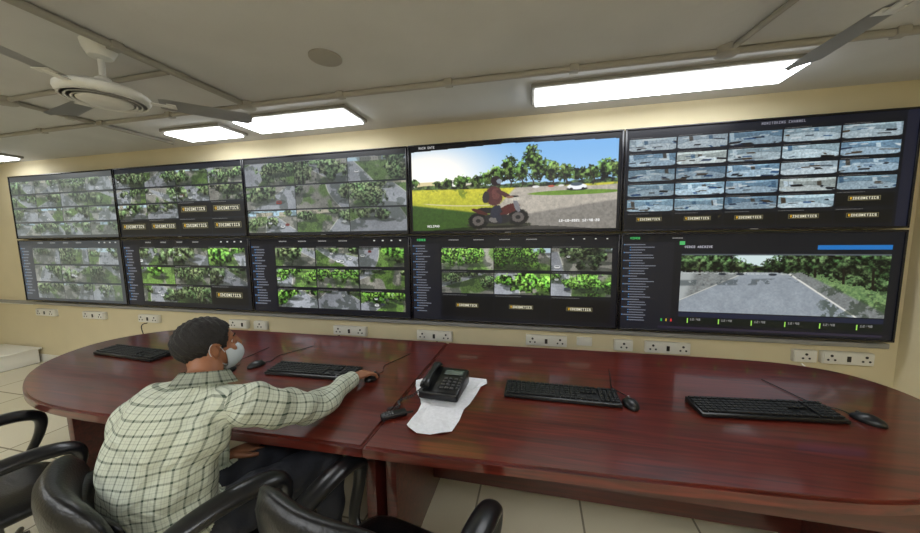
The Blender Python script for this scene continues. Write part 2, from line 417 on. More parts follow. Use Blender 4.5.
    el(.47,.84,.055,.055,(.14,.14,.15)); el(.46,.85,.025,.03,(.42,.41,.40)); el(.51,.75,.045,.045,(.30,.12,.11),-.35); el(.44,.76,.05,.03,(.12,.11,.12),.1)
    el(.40,.77,.035,.02,(.28,.13,.12),.35); el(.54,.72,.010,.07,(.45,.45,.47),-.35); el(.535,.65,.020,.022,(.75,.73,.68)); el(.52,.63,.030,.010,(.14,.14,.14))
    el(.462,.77,.020,.07,(.16,.17,.22),.5); el(.475,.84,.012,.05,(.15,.16,.21),-.3); el(.455,.62,.034,.10,(.32,.18,.18),-.08); el(.462,.60,.016,.06,(.40,.24,.23),-.1)
    el(.490,.60,.030,.022,(.30,.18,.18),.45); el(.515,.635,.014,.012,(.50,.36,.29)); el(.463,.475,.020,.050,(.16,.12,.13)); el(.475,.48,.011,.024,(.50,.54,.58)); el(.425,.63,.014,.06,(.20,.18,.18),.1)
    for cx,cy,rx,ry,c in [(.815,.555,.05,.02,(.15,.15,.15)),(.815,.53,.047,.034,(.93,.94,.96)),(.812,.505,.028,.020,(.28,.34,.40)),(.79,.556,.008,.016,(.1,.1,.1)),(.842,.556,.008,.016,(.1,.1,.1)),(.63,.515,.018,.014,(.88,.88,.88)),(.70,.515,.016,.013,(.7,.35,.28)),(.745,.513,.014,.012,(.85,.85,.85))]:
        A=mixc(A,sm(1-((X-cx)/rx)**2-((Y-cy)/ry)**2,0,.3),c)
    A=down(np.clip(A,0,1)); H,W=A.shape[:2]; Y,X=np.mgrid[0:H,0:W]; X=X/W; Y=Y/H
    edge=(Y<.03+.03*np.abs(X-.5)*2)|(X<.008)|(X>.988)|(Y>.975)
    A[edge]=(.03,.03,.04)
    A[Y>.93+.3*(X-.5)**2]*=.5
    text(A,int(.74*W),int(.88*H),'12-10-2021 12:48:20',(.95,.95,.95)); text(A,int(.09*W),int(.92*H),'HELIPAD',(.9,.9,.9)); text(A,int(.05*W),1,'MAIN GATE',(.7,.7,.7))
    return np.clip(A,0,1)
def road_view(H0,W0,rng):
    H,W=H0*2,W0*2
    Y,X=np.mgrid[0:H,0:W]; X=X/W; Y=Y/H
    n=noise(H,W,30,rng,5); n2=noise(H,W,6,rng,3)
    g=.56+.20*(n2-.5)+.15*(n-.5)
    A=np.stack([g*.97,g,g],-1)
    hz=.30
    gr=sm(X-(.60+.62*(Y-hz)),0,.03)*(Y>hz); A=mixc(A,gr,np.stack([.40+.36*(n2-.3),.50+.36*(n2-.3),.36+.24*(n2-.3)],-1))
    A=mixc(A,sm(.10-X-.1*(Y-hz),0,.05)*(Y>hz),(.70,.72,.72))
    cen=.44-.10*(Y-hz); hw=.10+.58*(Y-hz)
    rd=sm(hw-np.abs(X-cen),0,.01)*sm(Y-hz,0,.01)
    A=mixc(A,rd,np.stack([.62+.10*(n2-.5)+.1*(n-.5),.65+.10*(n2-.5)+.1*(n-.5),.68+.10*(n2-.5)+.1*(n-.5)],-1))
    A=mixc(A,sm(.010-np.abs(X-cen-hw),0,.006)*(Y>hz),(.90,.90,.88)); A=mixc(A,sm(.008-np.abs(X-cen+hw),0,.006)*(Y>hz),(.82,.82,.80))
    A=mixc(A,sm(n,.48,.54)*sm(.07-np.abs(Y-.50+.1*X),0,.04)*sm(.72-X,0,.1)*.6,(.28,.31,.32))
    A=mixc(A,sm(n,.50,.56)*sm(X,.66,.74)*sm(Y,.42,.47)*.55,(.18,.22,.17))
    T=leaf(H,W,rng,.66,12)*np.array([.92,1.0,.98])
    A=mixc(A,sm(hz+.03*(n-.5)-Y,0,.01),T*.9)
    A=mixc(A,sm(1-((X-.40)/.14)**2-((Y-.08)/.12)**2+2*(n-.5),0,.3),(.86,.92,.94))
    for cx,cy,rx,ry in [(.05,.12,.12,.20),(.17,.15,.10,.16),(.27,.18,.07,.13),(.33,.22,.05,.08),(.47,.18,.06,.11),(.55,.14,.08,.18),(.66,.12,.10,.22),(.80,.12,.14,.28),(.95,.14,.13,.32),(.88,.42,.07,.08),(.97,.48,.07,.10),(.80,.36,.05,.06),(.74,.33,.04,.04)]:
        A=mixc(A,sm(1-((X-cx)/rx)**2-((Y-cy)/ry)**2+2.4*(n2-.5),0,.25),T*np.clip(1.1-.5*(Y-cy)/ry,.4,1.6)[...,None])
    for tx,t1 in((.80,.48),(.93,.55),(.67,.38),(.10,.36)): A=mixc(A,sm(.008-np.abs(X-tx-.02*(Y-.3)),0,.004)*sm(Y,.2,.25)*sm(t1-Y,0,.01),(.14,.12,.10))
    A=mixc(A,sm(.015-np.abs(Y-.325),0,.006)*sm(.55-X,0,.02)*sm(n2,.35,.5)*.8,(.80,.82,.82))
    for cx in(.22,.31,.47): A=mixc(A,sm(1-((X-cx)/.022)**2-((Y-.335)/.022)**2,0,.3),(.22,.24,.27))
    A=down(punch(np.clip(A,0,1),1.15,1.15))*.86; A[:3]=(.3,.33,.36)
    return A
def picture(row,col):
    rng=np.random.RandomState(10+row*5+col)
    W=[220,250,300,420,480][col]; H=[98,112,134,188,216][col]
    A=np.ones((H,W,3))*.04
    if row==0:
        if col==0:
            A[:]=.1; tiles(A,.0,.06,1,.97,4,4,'o',rng); A=washed(A,.40)
        elif col==1:
            A[:]=(.08,.09,.12); tiles(A,.0,.05,1,.98,4,4,['oooo','oooo','oobb','bbbb'],rng); A=washed(A,.10)
        elif col==2:
            tiles(A,.0,.05,1,.98,3,3,'o',rng); A=washed(A,.16)
        elif col==3: A=main_view(H,W,rng)
        else:
            A[:]=(.04,.05,.08); tiles(A,.01,.07,.96,.98,5,6,['iiiii','iiiii','iiiii','iiiii','iiiib','bbbbb'],rng,3,5)
            A[:int(.06*H)]=(.05,.06,.10)
            text(A,int(.5*W),3,'MONITORING CHANNEL',(.5,.5,.55)); A[:,int(.965*W):]=(.09,.1,.16)
    else:
        menu=[.13,.13,.16,.15,.21][col]; ui(A,menu,.08,rng)
        if col==0:
            tiles(A,.13,.1,.97,.97,3,3,'o',rng); A=washed(A,.36)
        elif col==1: tiles(A,.14,.1,.98,.95,3,3,['oog','goo','oob'],rng,1,3); A=washed(A,.06)
        elif col==2: tiles(A,.17,.1,.98,.95,3,3,['oog','ggo','gog'],rng,2,4)
        elif col==3: tiles(A,.16,.11,.98,.97,3,3,['ggo','ogg','bbb'],rng,2,5)
        else:
            x0,x1=int(.24*W),int(.97*W); y0,y1=int(.20*H),int(.80*H)
            A[:int(.2*H),x0:]=(.05,.06,.09)
            A[int(.12*H):int(.16*H),int(.73*W):int(.97*W)]=(.12,.42,.70)
            text(A,int(.25*W),int(.12*H),'VIDEO ARCHIVE',(.7,.7,.75))
            rv=road_view(y1-y0,x1-x0,rng); A[y0:y0+rv.shape[0],x0:x0+rv.shape[1]]=rv
            A[y1+2:y1+12,x0:x1]=(.10,.12,.2)
            A[int(.86*H):int(.93*H),x0:x1]=(.04,.07,.05)
            for k in range(6):
                xx=x0+int((x1-x0)*(k+.3)/6); A[int(.87*H):int(.92*H),xx:xx+2]=(.6,.85,.35); text(A,xx+6,int(.87*H),'12:48',(.5,.5,.5))
            A[int(.96*H):int(.985*H),int(.16*W):x1]=(.16,.14,.2)
            for k,c in enumerate([(.2,.7,.3),(.8,.7,.2),(.8,.2,.2)]): A[int(.88*H):int(.91*H),int((.17+.02*k)*W):int((.175+.02*k)*W)]=c
            A[int(.07*H):int(.11*H),int(.23*W):int(.25*W)]=(.3,.7,.4)
    return np.clip(A,0,1)
def s2l(a): return np.where(a<=.04045,a/12.92,((a+.055)/1.055)**2.4)
def pic_mesh(name,A,x0,x1,z0,z1,y):
    H,W=A.shape[:2]
    xs=np.linspace(x0,x1,W+1); zs=np.linspace(z1,z0,H+1)
    X,Z=np.meshgrid(xs,zs); co=np.stack([X,np.full_like(X,y),Z],-1).reshape(-1,3).astype('f')
    idx=np.arange((H+1)*(W+1)).reshape(H+1,W+1)
    q=np.stack([idx[:-1,:-1],idx[1:,:-1],idx[1:,1:],idx[:-1,1:]],-1).reshape(-1,4).astype('i')
    me=bpy.data.meshes.new(name); me.vertices.add(len(co)); me.vertices.foreach_set('co',co.ravel())
    me.loops.add(q.size); me.loops.foreach_set('vertex_index',q.ravel())
    me.polygons.add(len(q)); me.polygons.foreach_set('loop_start',np.arange(0,q.size,4,dtype='i'))
    me.update(calc_edges=True)
    at=me.attributes.new('pic','FLOAT_COLOR','CORNER')
    lin=s2l(A).reshape(-1,3); c=np.ones((len(q),4,4),'f'); c[:,:,:3]=lin[:,None,:]
    at.data.foreach_set('color',c.ravel())
    return me
CW=1.742; ROWZ=[(1.606,2.373),(.833,1.600)]
for r in (0,1):
    for c in range(5):
        x0=c*CW+.004; x1=(c+1)*CW-.004; z0,z1=ROWZ[r]; z0+=.003; z1-=.003
        e=empty('wall_display_monitor',((x0+x1)/2,.04,(z0+z1)/2))
        hw=(x1-x0)/2; hh=(z1-z0)/2; bw=.014
        bm=bmesh.new()
        add_box(bm,(0,.008,0),(2*hw,.045,2*hh),.006)
        for sx in(-1,1): add_box(bm,(sx*(hw-bw/2),-.028,0),(bw,.03,2*hh),.004)
        for sz in(-1,1): add_box(bm,(0,-.028,sz*(hh-bw/2)),(2*hw,.03,bw),.004)
        from_bm('bezel',bm,M_bezel,e)
        me=pic_mesh('screen_picture',picture(r,c),-hw+bw,hw-bw,-hh+bw,hh-bw,-.034)
        finish('screen_picture',me,M_screen,e,smooth=False)
        box('mount_plate',(0,.034,0),(.4,.012,.3),M_chrome,e)
        if r==0: box('brand_strip',(0,-.0435,-hh+bw/2),(.05,.002,.006),M_condgrey,e)

# ------------------------------------------------------------------ power outlets
def outlet(xc,w,z=.675,h=.085):
    e=empty('power_outlet_board',(xc,WY,z))
    box('back_box',(0,-.018,0),(w,.036,h),M_white,e,bev=.005)
    box('face_plate',(0,-.039,0),(w-.012,.008,h-.012),M_white,e,bev=.003)
    n=max(1,int(round(w/.11))); bm=bmesh.new()
    for k in range(n):
        x=-w/2+w*(k+.5)/n
        if k%2==0 or n==1:
            for dx,dz,rr in((0,.018,.009),(-.02,-.012,.007),(.02,-.012,.007)):
                add_tube(bm,[(x+dx,-.0425,dz),(x+dx,-.0455,dz)],rr,n=12)
        else:
            add_box(bm,(x,-.045,0),(.022,.006,.04),.002)
    from_bm('sockets_and_switches',bm,M_socket,e)
for xc,w in((.22,.34),(1.07,.36),(1.95,.30),(3.22,.24),(3.50,.16),(4.55,.36),(5.42,.34),(6.42,.34),(7.03,.14),(7.35,.32),(8.25,.14),(8.50,.30)): outlet(xc,w,z=.675 if xc<6 else .69,h=.09)
box('outlet_cover',(6.73,WY-.012,.70),(.12,.024,.07),M_white,bev=.004)
tube('power_cable',[(8.22,.03,.64),(8.24,-.02,.60),(8.30,.0,.50),(8.33,.05,.2)],.004,M_white)
tube('power_cable',[(4.45,.03,.63),(4.42,-.03,.60),(4.47,.0,.4),(4.46,.05,.1)],.005,M_blackpl)
tube('power_cable',[(5.45,.03,.63),(5.5,-.05,.60),(5.42,-.02,.45),(5.4,.04,.1)],.005,M_blackpl)
tube('power_cable',[(1.95,.03,.63),(1.97,-.04,.6),(2.0,-.01,.35),(2.0,.04,.1)],.005,M_blackpl)

# ------------------------------------------------------------------ ceiling lamps
def lamp(x0,x1,y0,y1,d=.035):
    e=empty('ceiling_light_fixture',((x0+x1)/2,(y0+y1)/2,ZC))
    w=x1-x0; h=y1-y0
    box('housing',(0,0,-d/2+.005),(w+.05,h+.05,d-.01),M_lampframe,e,bev=.006)
    box('diffuser',(0,0,-d),(w,h,.014),M_lamp,e,bev=.004)
lamp(6.31,7.80,-.44,-.19)
lamp(3.92,4.92,-.46,-.18)
lamp(3.08,3.68,-.38,-.14)
lamp(.05,.50,-.35,-.10)
lamp(6.2,7.8,-3.6,-3.1); lamp(3.2,4.8,-3.6,-3.1); lamp(.6,2.2,-2.9,-2.4); lamp(5.0,6.6,-4.7,-4.3)  # unseen fixtures added further back in the room as fill light

# ------------------------------------------------------------------ conduits
zc=ZC-.018
def conduit(P,r=.018):
    e=empty('ceiling_conduit',P[0]); b=Vector(P[0])
    tube('pipe',[Vector(p)-b for p in P],r,M_conduit,e,k=1)
    a=Vector(P[0]);d=Vector(P[-1])-a; n=max(1,int(d.length/.7)); bm=bmesh.new()
    for i in range(1,n): add_box(bm,a+d*i/n-b,(.05,.05,.040),.004)
    if n>1: from_bm('clips',bm,M_conduit,e)
    else: bm.free()
conduit([(4.28,-.66,zc),(8.78,-.60,zc)],.019)
conduit([(4.28,-.66,zc),(4.28,-5.1,zc)],.019)
conduit([(-.8,-.64,zc),(4.28,-.66,zc)],.016)
conduit([(2.78,-.1,zc),(2.82,-5.1,zc)],.016)
conduit([(1.2,-1.1,zc),(4.25,-1.15,zc)],.014)
conduit([(7.3,-.60,zc),(7.6,-2.6,zc)],.014)
def jbox(x,y):
    bm=bmesh.new(); add_lathe(bm,[(.055,0),(.055,-.034),(.045,-.042),(.001,-.042)],n=28)
    from_bm('conduit_junction_box',bm,M_conduit,loc=(x,y,ZC))
jbox(4.28,-.66); jbox(2.78,-1.12); jbox(7.3,-.62)
bm=bmesh.new(); add_lathe(bm,[(.085,0),(.085,-.006),(.075,-.010),(.001,-.010)],n=36)
from_bm('ceiling_cover_plate',bm,M_conduit,loc=(5.20,-1.04,ZC))

# ------------------------------------------------------------------ ceiling fans
def fan(x,y,z,ang,R=.6,blades=3):
    e=empty('ceiling_fan',(x,y,z))
    top=ZC-z
    bm=bmesh.new()
    add_lathe(bm,[(.02,-.045),(.09,-.045),(.10,-.038),(.105,-.032),(.15,-.030),(.165,-.018),(.17,-.006),(.168,.008),(.15,.022),(.12,.034),(.06,.044),(.02,.05)])
    from_bm('motor_housing',bm,M_fan,e)
    bm=bmesh.new()
    for k in range(3):
        add_lathe(bm,[(.155-.02*k,-.031-.003*k),(.158-.02*k,-.034-.003*k),(.150-.02*k,-.034-.003*k),(.148-.02*k,-.031-.003*k)])
    from_bm('motor_ridges',bm,M_fan,e)
    tube('down_rod',[(0,0,.04),(0,0,top-.02)],.013,M_fan,e,k=1,n=14)
    bm=bmesh.new(); add_lathe(bm,[(.015,top-.075),(.045,top-.065),(.062,top-.03),(.068,top),(.02,top)]); add_lathe(bm,[(.016,.045),(.035,.05),(.03,.075),(.015,.085)])
    from_bm('canopies',bm,M_fan,e)
    for k in range(blades):
        a=ang+k*2*math.pi/blades
        bm=bmesh.new()
        n=14; rows=[]
        for i in range(n+1):
            t=i/n; r=.20+(R-.20)*t
            w=.055+.012*t
            if t>.93: w*=math.sqrt(max(0,1-((t-.93)/.075)**2))*.9+.1
            if t<.06: w*=.75
            rows.append([(r,-w,.010),(r,-w*.3,.004),(r,w*.4,-.002),(r,w,-.012)])
        up=[[bm.verts.new(Vector(p)) for p in row] for row in rows]
        for i in range(n):
            for j in range(3): bm.faces.new((up[i][j],up[i+1][j],up[i+1][j+1],up[i][j+1]))
        bmesh.ops.solidify(bm,geom=bm.faces[:],thickness=.004)
        o=from_bm('blade_%d'%(k+1),bm,M_fanblade,e); o.rotation_euler=(0,0,a)
        bm=bmesh.new(); add_box(bm,(.19,0,-.008),(.12,.035,.006),.002); add_box(bm,(.25,0,-.006),(.04,.07,.005),.002)
        o=from_bm('blade_arm_%d'%(k+1),bm,M_fan,e); o.rotation_euler=(0,0,a)
fan(4.19,-1.41,2.32,math.radians(48),.62)
fan(7.45,-1.52,2.31,math.radians(91),.62)

# ------------------------------------------------------------------ conference table
TZ=.75; TH=.055
table=empty('conference_table',(5.6,-.95,0)); tb=Vector((5.6,-.95,0))
SX=5.655
leftP=[(4.9,-1.61),(4.14,-1.63),(3.74,-1.60),(3.42,-1.50),(3.10,-1.32),(2.90,-1.08),(2.82,-.84),(2.88,-.62),(3.06,-.44),(3.35,-.35),(3.8,-.32),(4.8,-.31)]
rightP=[(6.7,-.28),(7.6,-.27),(7.95,-.31),(8.14,-.42),(8.22,-.62),(8.18,-.86),(8.02,-1.12),(7.78,-1.34),(7.44,-1.49),(6.87,-1.54),(6.35,-1.565)]
def slab(name,outline,z0,z1,m,bev):
    bm=bmesh.new(); vs=[bm.verts.new((x-tb.x,y-tb.y,z1)) for x,y in outline]; f=bm.faces.new(vs)
    r=bmesh.ops.extrude_face_region(bm,geom=[f]); 
    for v in r['geom']:
        if isinstance(v,bmesh.types.BMVert): v.co.z=z0
    bmesh.ops.recalc_face_normals(bm,faces=bm.faces[:])
    if bev:
        es=[e for e in bm.edges if abs(e.verts[0].co.z-e.verts[1].co.z)<1e-5]
        bmesh.ops.bevel(bm,geom=es,offset=bev,segments=4,affect='EDGES')
    return from_bm(name,bm,m,table)
Lo=[(SX-.002,-1.59)]+smoothpts([(5.5,-1.592)]+leftP+[(5.5,-.31)],6)+[(SX-.002,-.31)]
Ro=[(SX+.002,-.31)]+smoothpts([(5.8,-.31)]+rightP+[(5.8,-1.588)],6)+[(SX+.002,-1.59)]
slab('top_left_half',Lo,TZ-TH,TZ,M_wood,.010)
slab('top_right_half',Ro,TZ-TH,TZ,M_wood,.010)
def panel(name,x0,x1,y0,y1,z0=0.0,z1=TZ-TH,m=None):
    box(name,((x0+x1)/2-tb.x,(y0+y1)/2-tb.y,(z0+z1)/2),(x1-x0,y1-y0,z1-z0),m or M_wood2,table,bev=.004)
panel('leg_panel_left_end',3.42,3.47,-1.35,-.5)
panel('leg_panel_seam_1',5.58,5.63,-1.45,-.45)
panel('leg_panel_seam_2',5.68,5.73,-1.45,-.45)
panel('leg_panel_right_end',7.60,7.65,-1.35,-.5)
panel('modesty_panel_left',3.47,5.58,-.72,-.69,.12)
panel('modesty_panel_right',5.73,7.60,-.95,-.92,.12)
panel('apron_right',5.73,7.60,-1.44,-1.41,.60)
panel('apron_left',3.47,5.58,-1.44,-1.41,.64)

# ------------------------------------------------------------------ keyboards, mice
def keyboard(x,y,rz,w=.54,d=.145):
    e=empty('keyboard',(x,y,TZ),rz)
    bm=bmesh.new(); vs=add_box(bm,(0,0,.011),(w,d,.018),.004)
    for v in vs:
        if v.co.z>.008: v.co.z+=(v.co.y+d/2)*.07
    from_bm('body',bm,M_blackpl,e)
    bm=bmesh.new()
    for x0,sw,n in [(-w/2+.008,w*.655,15),(w*.170,w*.145,3),(w*.330,w*.155,4)]:
        for r in range(6):
            yy=d/2-.016-r*(d-.022)/6-(.004 if r else 0)
            k=0
            while k<n:
                span=1
                if n==15 and r==5 and k==4: span=6
                kw=sw/n
                cx=x0+kw*(k+span/2)
                if not(n==3 and r in(3,) ) and not(n==3 and r==4 and k!=1):
                    add_box(bm,(cx,yy,.0245+(yy+d/2)*.07),(kw*span-.0035,(d-.022)/6-.004,.007),.0012,1)
                k+=span
    from_bm('keys',bm,M_key,e)
def mouse(x,y,rz=0,cord=True):
    e=empty('computer_mouse',(x,y,TZ),rz)
    bm=bmesh.new(); B=(Vector((1,0,0)),Vector((0,1,0)),Vector((0,0,1)))
    vs=add_ell(bm,(0,0,.006),B,(.036,.058,.032),24)
    for v in vs:
        if v.co.z<.001: v.co.z=.001
        if v.co.y>0: v.co.z*=(1-.25*v.co.y/.058)
    from_bm('shell',bm,M_blackpl,e)
    bm=bmesh.new(); add_tube(bm,[(-.004,.032,.028),(.004,.032,.028)],.007,n=14); from_bm('scroll_wheel',bm,M_chrome,e)
    if cord:
        bm=bmesh.new(); add_tube(bm,smoothpts([(0,.055,.006),(.01,.10,.004),(-.03,.18,.004),(.0,.30,.004),(.03,.42,.004)],5),.0022,n=8); from_bm('cord',bm,M_blackpl,e)
keyboard(3.46,-1.00,math.radians(-3),.60)
keyboard(4.99,-1.02,math.radians(2),.58)
keyboard(6.46,-1.015,math.radians(0),.57)
keyboard(7.37,-.99,math.radians(6),.60)
mouse(4.43,-1.10,.3); mouse(4.54,-1.0,-.2); mouse(6.79,-1.045,.1); mouse(7.77,-.985,.5); mouse(5.385,-1.02,-.1)

# ------------------------------------------------------------------ paper & phone
bm=bmesh.new()
po=[(5.655,-.985),(5.80,-.93),(6.05,-.90),(6.045,-1.02),(6.02,-1.13),(6.00,-1.25),(5.98,-1.42),(5.90,-1.46),(5.79,-1.45),(5.77,-1.36),(5.78,-1.25),(5.72,-1.14)]
cx=sum(p[0] for p in po)/len(po); cy=sum(p[1] for p in po)/len(po)
rings=[]
for s in(1,.8,.6,.4,.2):
    rings.append([bm.verts.new((cx+(x-cx)*s,cy+(y-cy)*s,TZ+.0015+(.014*random.random()**2 if s in(1,.8) else .002*random.random()))) for x,y in [(a+random.uniform(-.006,.006),b_+random.uniform(-.006,.006)) for a,b_ in smoothpts(po,2,True)]])
for i in range(4):
    n=len(rings[0])
    for k in range(n): bm.faces.new((rings[i][k],rings[i][(k+1)%n],rings[i+1][(k+1)%n],rings[i+1][k]))
bm.faces.new(rings[-1])
from_bm('crumpled_paper_sheet',bm,M_paper,smooth=False)

ph=empty('desk_telephone',(5.86,-1.10,TZ+.012),math.radians(-3))
bm=bmesh.new(); vs=add_box(bm,(0,0,.025),(.21,.235,.04),.010,3)
for v in vs:
    if v.co.z>.02: v.co.z+=(v.co.y+.12)*.16
from_bm('base',bm,M_blackpl,ph)
bm=bmesh.new()
for r in range(4):
    for c in range(3): 
        y=.005-r*.026; add_box(bm,(.005+c*.028,y,.049+(y+.12)*.16),(.019,.015,.008),.003)
for r in range(5):
    y=.02-r*.022; add_box(bm,(.088,y,.049+(y+.12)*.16),(.014,.010,.006),.002)
from_bm('keypad_buttons',bm,mat('phone_buttons',(70,70,72),.4),ph)
box('display',(.035,.06,.078),(.10,.04,.004),mat('phone_lcd',(95,105,98),.2),ph,bev=.001,M=Matrix.Rotation(.16,3,'X'))
bm=bmesh.new()
stube(bm,[(-.075,-.105,.065),(-.075,-.08,.078),(-.075,-.02,.092),(-.075,.05,.102),(-.075,.09,.102),(-.075,.115,.092)],[(.024,.014),(.025,.017),(.018,.012),(.018,.012),(.025,.017),(.024,.014)],side=(1,0,0))
from_bm('handset',bm,M_blackpl,ph)
bm=bmesh.new(); pts=[]
path=smoothpts([(-.09,-.10,.05),(-.14,-.12,.012),(-.19,-.15,.0),(-.17,-.20,-.002),(-.21,-.24,-.004)],30)
for i,p in enumerate(path):
    a=i*1.15; pts.append((p[0]+.006*math.cos(a),p[1]+.006*math.sin(a)*.6,p[2]+.006*math.sin(a)))
add_tube(bm,pts,.0022,n=6); from_bm('coiled_cord',bm,M_blackpl,ph)
hs=empty('cordless_handset',(5.69,-1.37,TZ),math.radians(-52))
bm=bmesh.new(); add_box(bm,(0,0,.014),(.040,.12,.024),.008,3); from_bm('body',bm,M_blackpl,hs)
bm=bmesh.new(); add_tube(bm,[(.012,.055,.014),(.012,.09,.014)],[.006,.004]); from_bm('antenna',bm,M_blackpl,hs)
bm=bmesh.new()
for r in range(4):
    for c in range(3): add_box(bm,(-.012+c*.012,-.045+r*.013,.027),(.008,.008,.003),.001,1)
from_bm('buttons',bm,M_chrome,hs)

# ------------------------------------------------------------------ office chairs
def cushion(name,e,thick,m,mapf,nx=16,ny=16):
    bm=bmesh.new(); fr=[];bk=[]
    for j in range(ny+1):
        a=[];b=[]
        for i in range(nx+1):
            u=-1+2*i/nx; v=-1+2*j/ny
            k=(abs(u)**4+abs(v)**4)**.25; mx=max(abs(u),abs(v))
            s=mx/k if k>0 else 1
            uu,vv=u*s,v*s
            q=max(0,1-mx**4)**.5
            p,nrm=mapf(uu,vv)
            a.append(bm.verts.new(p+nrm*thick*(.15+.85*q)*.5)); b.append(bm.verts.new(p-nrm*thick*(.15+.85*q)*.5))
        fr.append(a);bk.append(b)
    for j in range(ny):
        for i in range(nx):
            bm.faces.new((fr[j][i],fr[j][i+1],fr[j+1][i+1],fr[j+1][i])); bm.faces.new((bk[j][i],bk[j+1][i],bk[j+1][i+1],bk[j][i+1]))
    for i in range(nx):
        bm.faces.new((fr[0][i],bk[0][i],bk[0][i+1],fr[0][i+1])); bm.faces.new((fr[ny][i],fr[ny][i+1],bk[ny][i+1],bk[ny][i]))
        bm.faces.new((fr[i][0],fr[i+1][0],bk[i+1][0],bk[i][0])); bm.faces.new((fr[i][nx],bk[i][nx],bk[i+1][nx],fr[i+1][nx]))
    return from_bm(name,bm,m,e,sharp=False)
def chair(x,y,rz,back_top=.86,seat_z=.44,tilt_k=.18,adz=0.):
    e=empty('office_chair',(x,y,0),rz)
    def seatmap(u,v):
        return Vector((u*.25,v*.24,seat_z-.045+.015*u*u-.02*max(0,v)**3)),Vector((0,0,1))
    cushion('seat_cushion',e,.09,M_leather,seatmap)
    zb0=seat_z+.06; hb=(back_top-zb0)/2
    def backmap(u,v):
        z=zb0+hb*(1+v); tilt=tilt_k*(z-zb0)
        return Vector((u*(.265-.015*v),-.235-tilt+.06*u*u,z)),Vector((0,1,.15)).normalized()
    cushion('backrest',e,.09,M_leather,backmap)
    for k,v0 in enumerate((-.5,.1)):
        def rib(u,v,v0=v0):
            z=zb0+hb*(1+v0+.30*v+.1); tilt=tilt_k*(z-zb0)
            return Vector((u*.21,-.235-tilt+.06*u*u+.03,z)),Vector((0,1,.15)).normalized()
        cushion('backrest_pad_%d'%(k+1),e,.05,M_leather,rib,12,12)
    for s,nm in((-1,'left'),(1,'right')):
        P=[(s*.20,.12,seat_z-.09),(s*.285,.14,seat_z-.03),(s*.305,.20,seat_z+.10+adz*.6),(s*.305,.205,seat_z+.19+adz),(s*.305,.13,seat_z+.228+adz),(s*.30,.0,seat_z+.232+adz),(s*.295,-.13,seat_z+.205+adz),(s*.285,-.22,seat_z+.14+adz),(s*.26,-.235,seat_z+.05+adz*.5),(s*.22,-.16,seat_z-.06)]
        R=[(.024,.014),(.026,.016),(.030,.020),(.038,.025),(.044,.028),(.044,.028),(.040,.025),(.032,.020),(.026,.016),(.022,.014)]
        bm=bmesh.new(); stube(bm,P,R,6,side=(1,0,0),n=20); from_bm('armrest_'+nm,bm,M_arm,e)
    bm=bmesh.new(); add_box(bm,(0,0,seat_z-.105),(.24,.24,.03),.008); add_box(bm,(0,-.19,seat_z-.07),(.07,.16,.02),.006)
    add_tube(bm,smoothpts([(0,-.22,seat_z-.08),(0,-.27,seat_z-.02),(0,-.275,seat_z+.12)],4),(.022),n=12)
    from_bm('mechanism',bm,M_blackpl,e)
    bm=bmesh.new(); add_lathe(bm,[(.03,.07),(.032,.2),(.02,.2),(.02,seat_z-.10)],n=20); from_bm('gas_lift',bm,M_chrome,e)
    bm=bmesh.new(); wh=bmesh.new()
    for k in range(5):
        a=k*2*math.pi/5+.3; d=Vector((math.cos(a),math.sin(a),0))
        add_tube(bm,[d*.02+Vector((0,0,.11)),d*.15+Vector((0,0,.10)),d*.28+Vector((0,0,.075))],[(.025,.02),(.02,.017),(.014,.012)],n=12)
        t=Vector((-d.y,d.x,0)); c=d*.28+Vector((0,0,.026))
        for q in(-.014,.014): add_tube(wh,[c+t*(q-.008),c+t*(q+.008)],.025,n=18)
        add_tube(wh,[c+Vector((0,0,.0)),c+Vector((0,0,.05))],.007,n=8)
    from_bm('star_base',bm,M_blackpl,e); from_bm('casters',wh,M_blackpl,e)
    return e
chair(5.05,-1.81,math.radians(-22),.88,adz=.05)
chair(5.85,-1.77,math.radians(-11),.935,adz=-.015)
chair(3.93,-1.84,math.radians(-14),.90)

# ------------------------------------------------------------------ seated man
MX=.075
man=empty('seated_man',(MX,0,0))
V=Vector
side=V((.38,.10,0)).normalized()
TOR=[(4.98,-1.85,.47),(4.985,-1.885,.58),(4.99,-1.90,.72),(5.005,-1.885,.86),(5.035,-1.835,.97),(5.05,-1.785,1.04),(5.05,-1.755,1.075)]
ARMR=[(5.12,-1.785,.975),(5.215,-1.755,.98),(5.265,-1.665,.925),(5.295,-1.49,.836),(5.288,-1.34,.822),(5.268,-1.17,.808)]
ARML=[(4.97,-1.83,.975),(4.885,-1.85,.975),(4.83,-1.88,.87),(4.80,-1.86,.735),(4.87,-1.73,.67),(4.94,-1.64,.65)]
LEGR=[(5.06,-1.87,.53),(5.12,-1.75,.535),(5.27,-1.46,.545),(5.29,-1.41,.50),(5.31,-1.45,.30),(5.32,-1.45,.10)]
LEGL=[(4.92,-1.85,.53),(4.95,-1.73,.535),(5.02,-1.42,.545),(5.03,-1.37,.50),(5.03,-1.40,.30),(5.03,-1.41,.10)]
bm=bmesh.new()
stube(bm,TOR,[(.155,.125),(.168,.135),(.166,.125),(.180,.118),(.182,.105),(.110,.078),(.058,.055)],5,side=side,n=32)
stube(bm,ARMR,[.073,.078,.073,.063,.056,.044],5,n=24)
stube(bm,ARML,[.073,.074,.066,.056,.048,.04],5,n=24)
LR=[.11,.10,.075,.07,.058,.05]
stube(bm,LEGR,LR,5,n=24); stube(bm,LEGL,LR,5,n=24)
KH=.93
HC=V((4.995,-1.70,1.168)); f0=V((.36,.93,.06)).normalized(); rt0=V((f0.y,-f0.x,0)).normalized(); up0=rt0.cross(f0).normalized()
f,rt,up=f0*KH,rt0*KH,up0*KH
B=(rt,f,up)
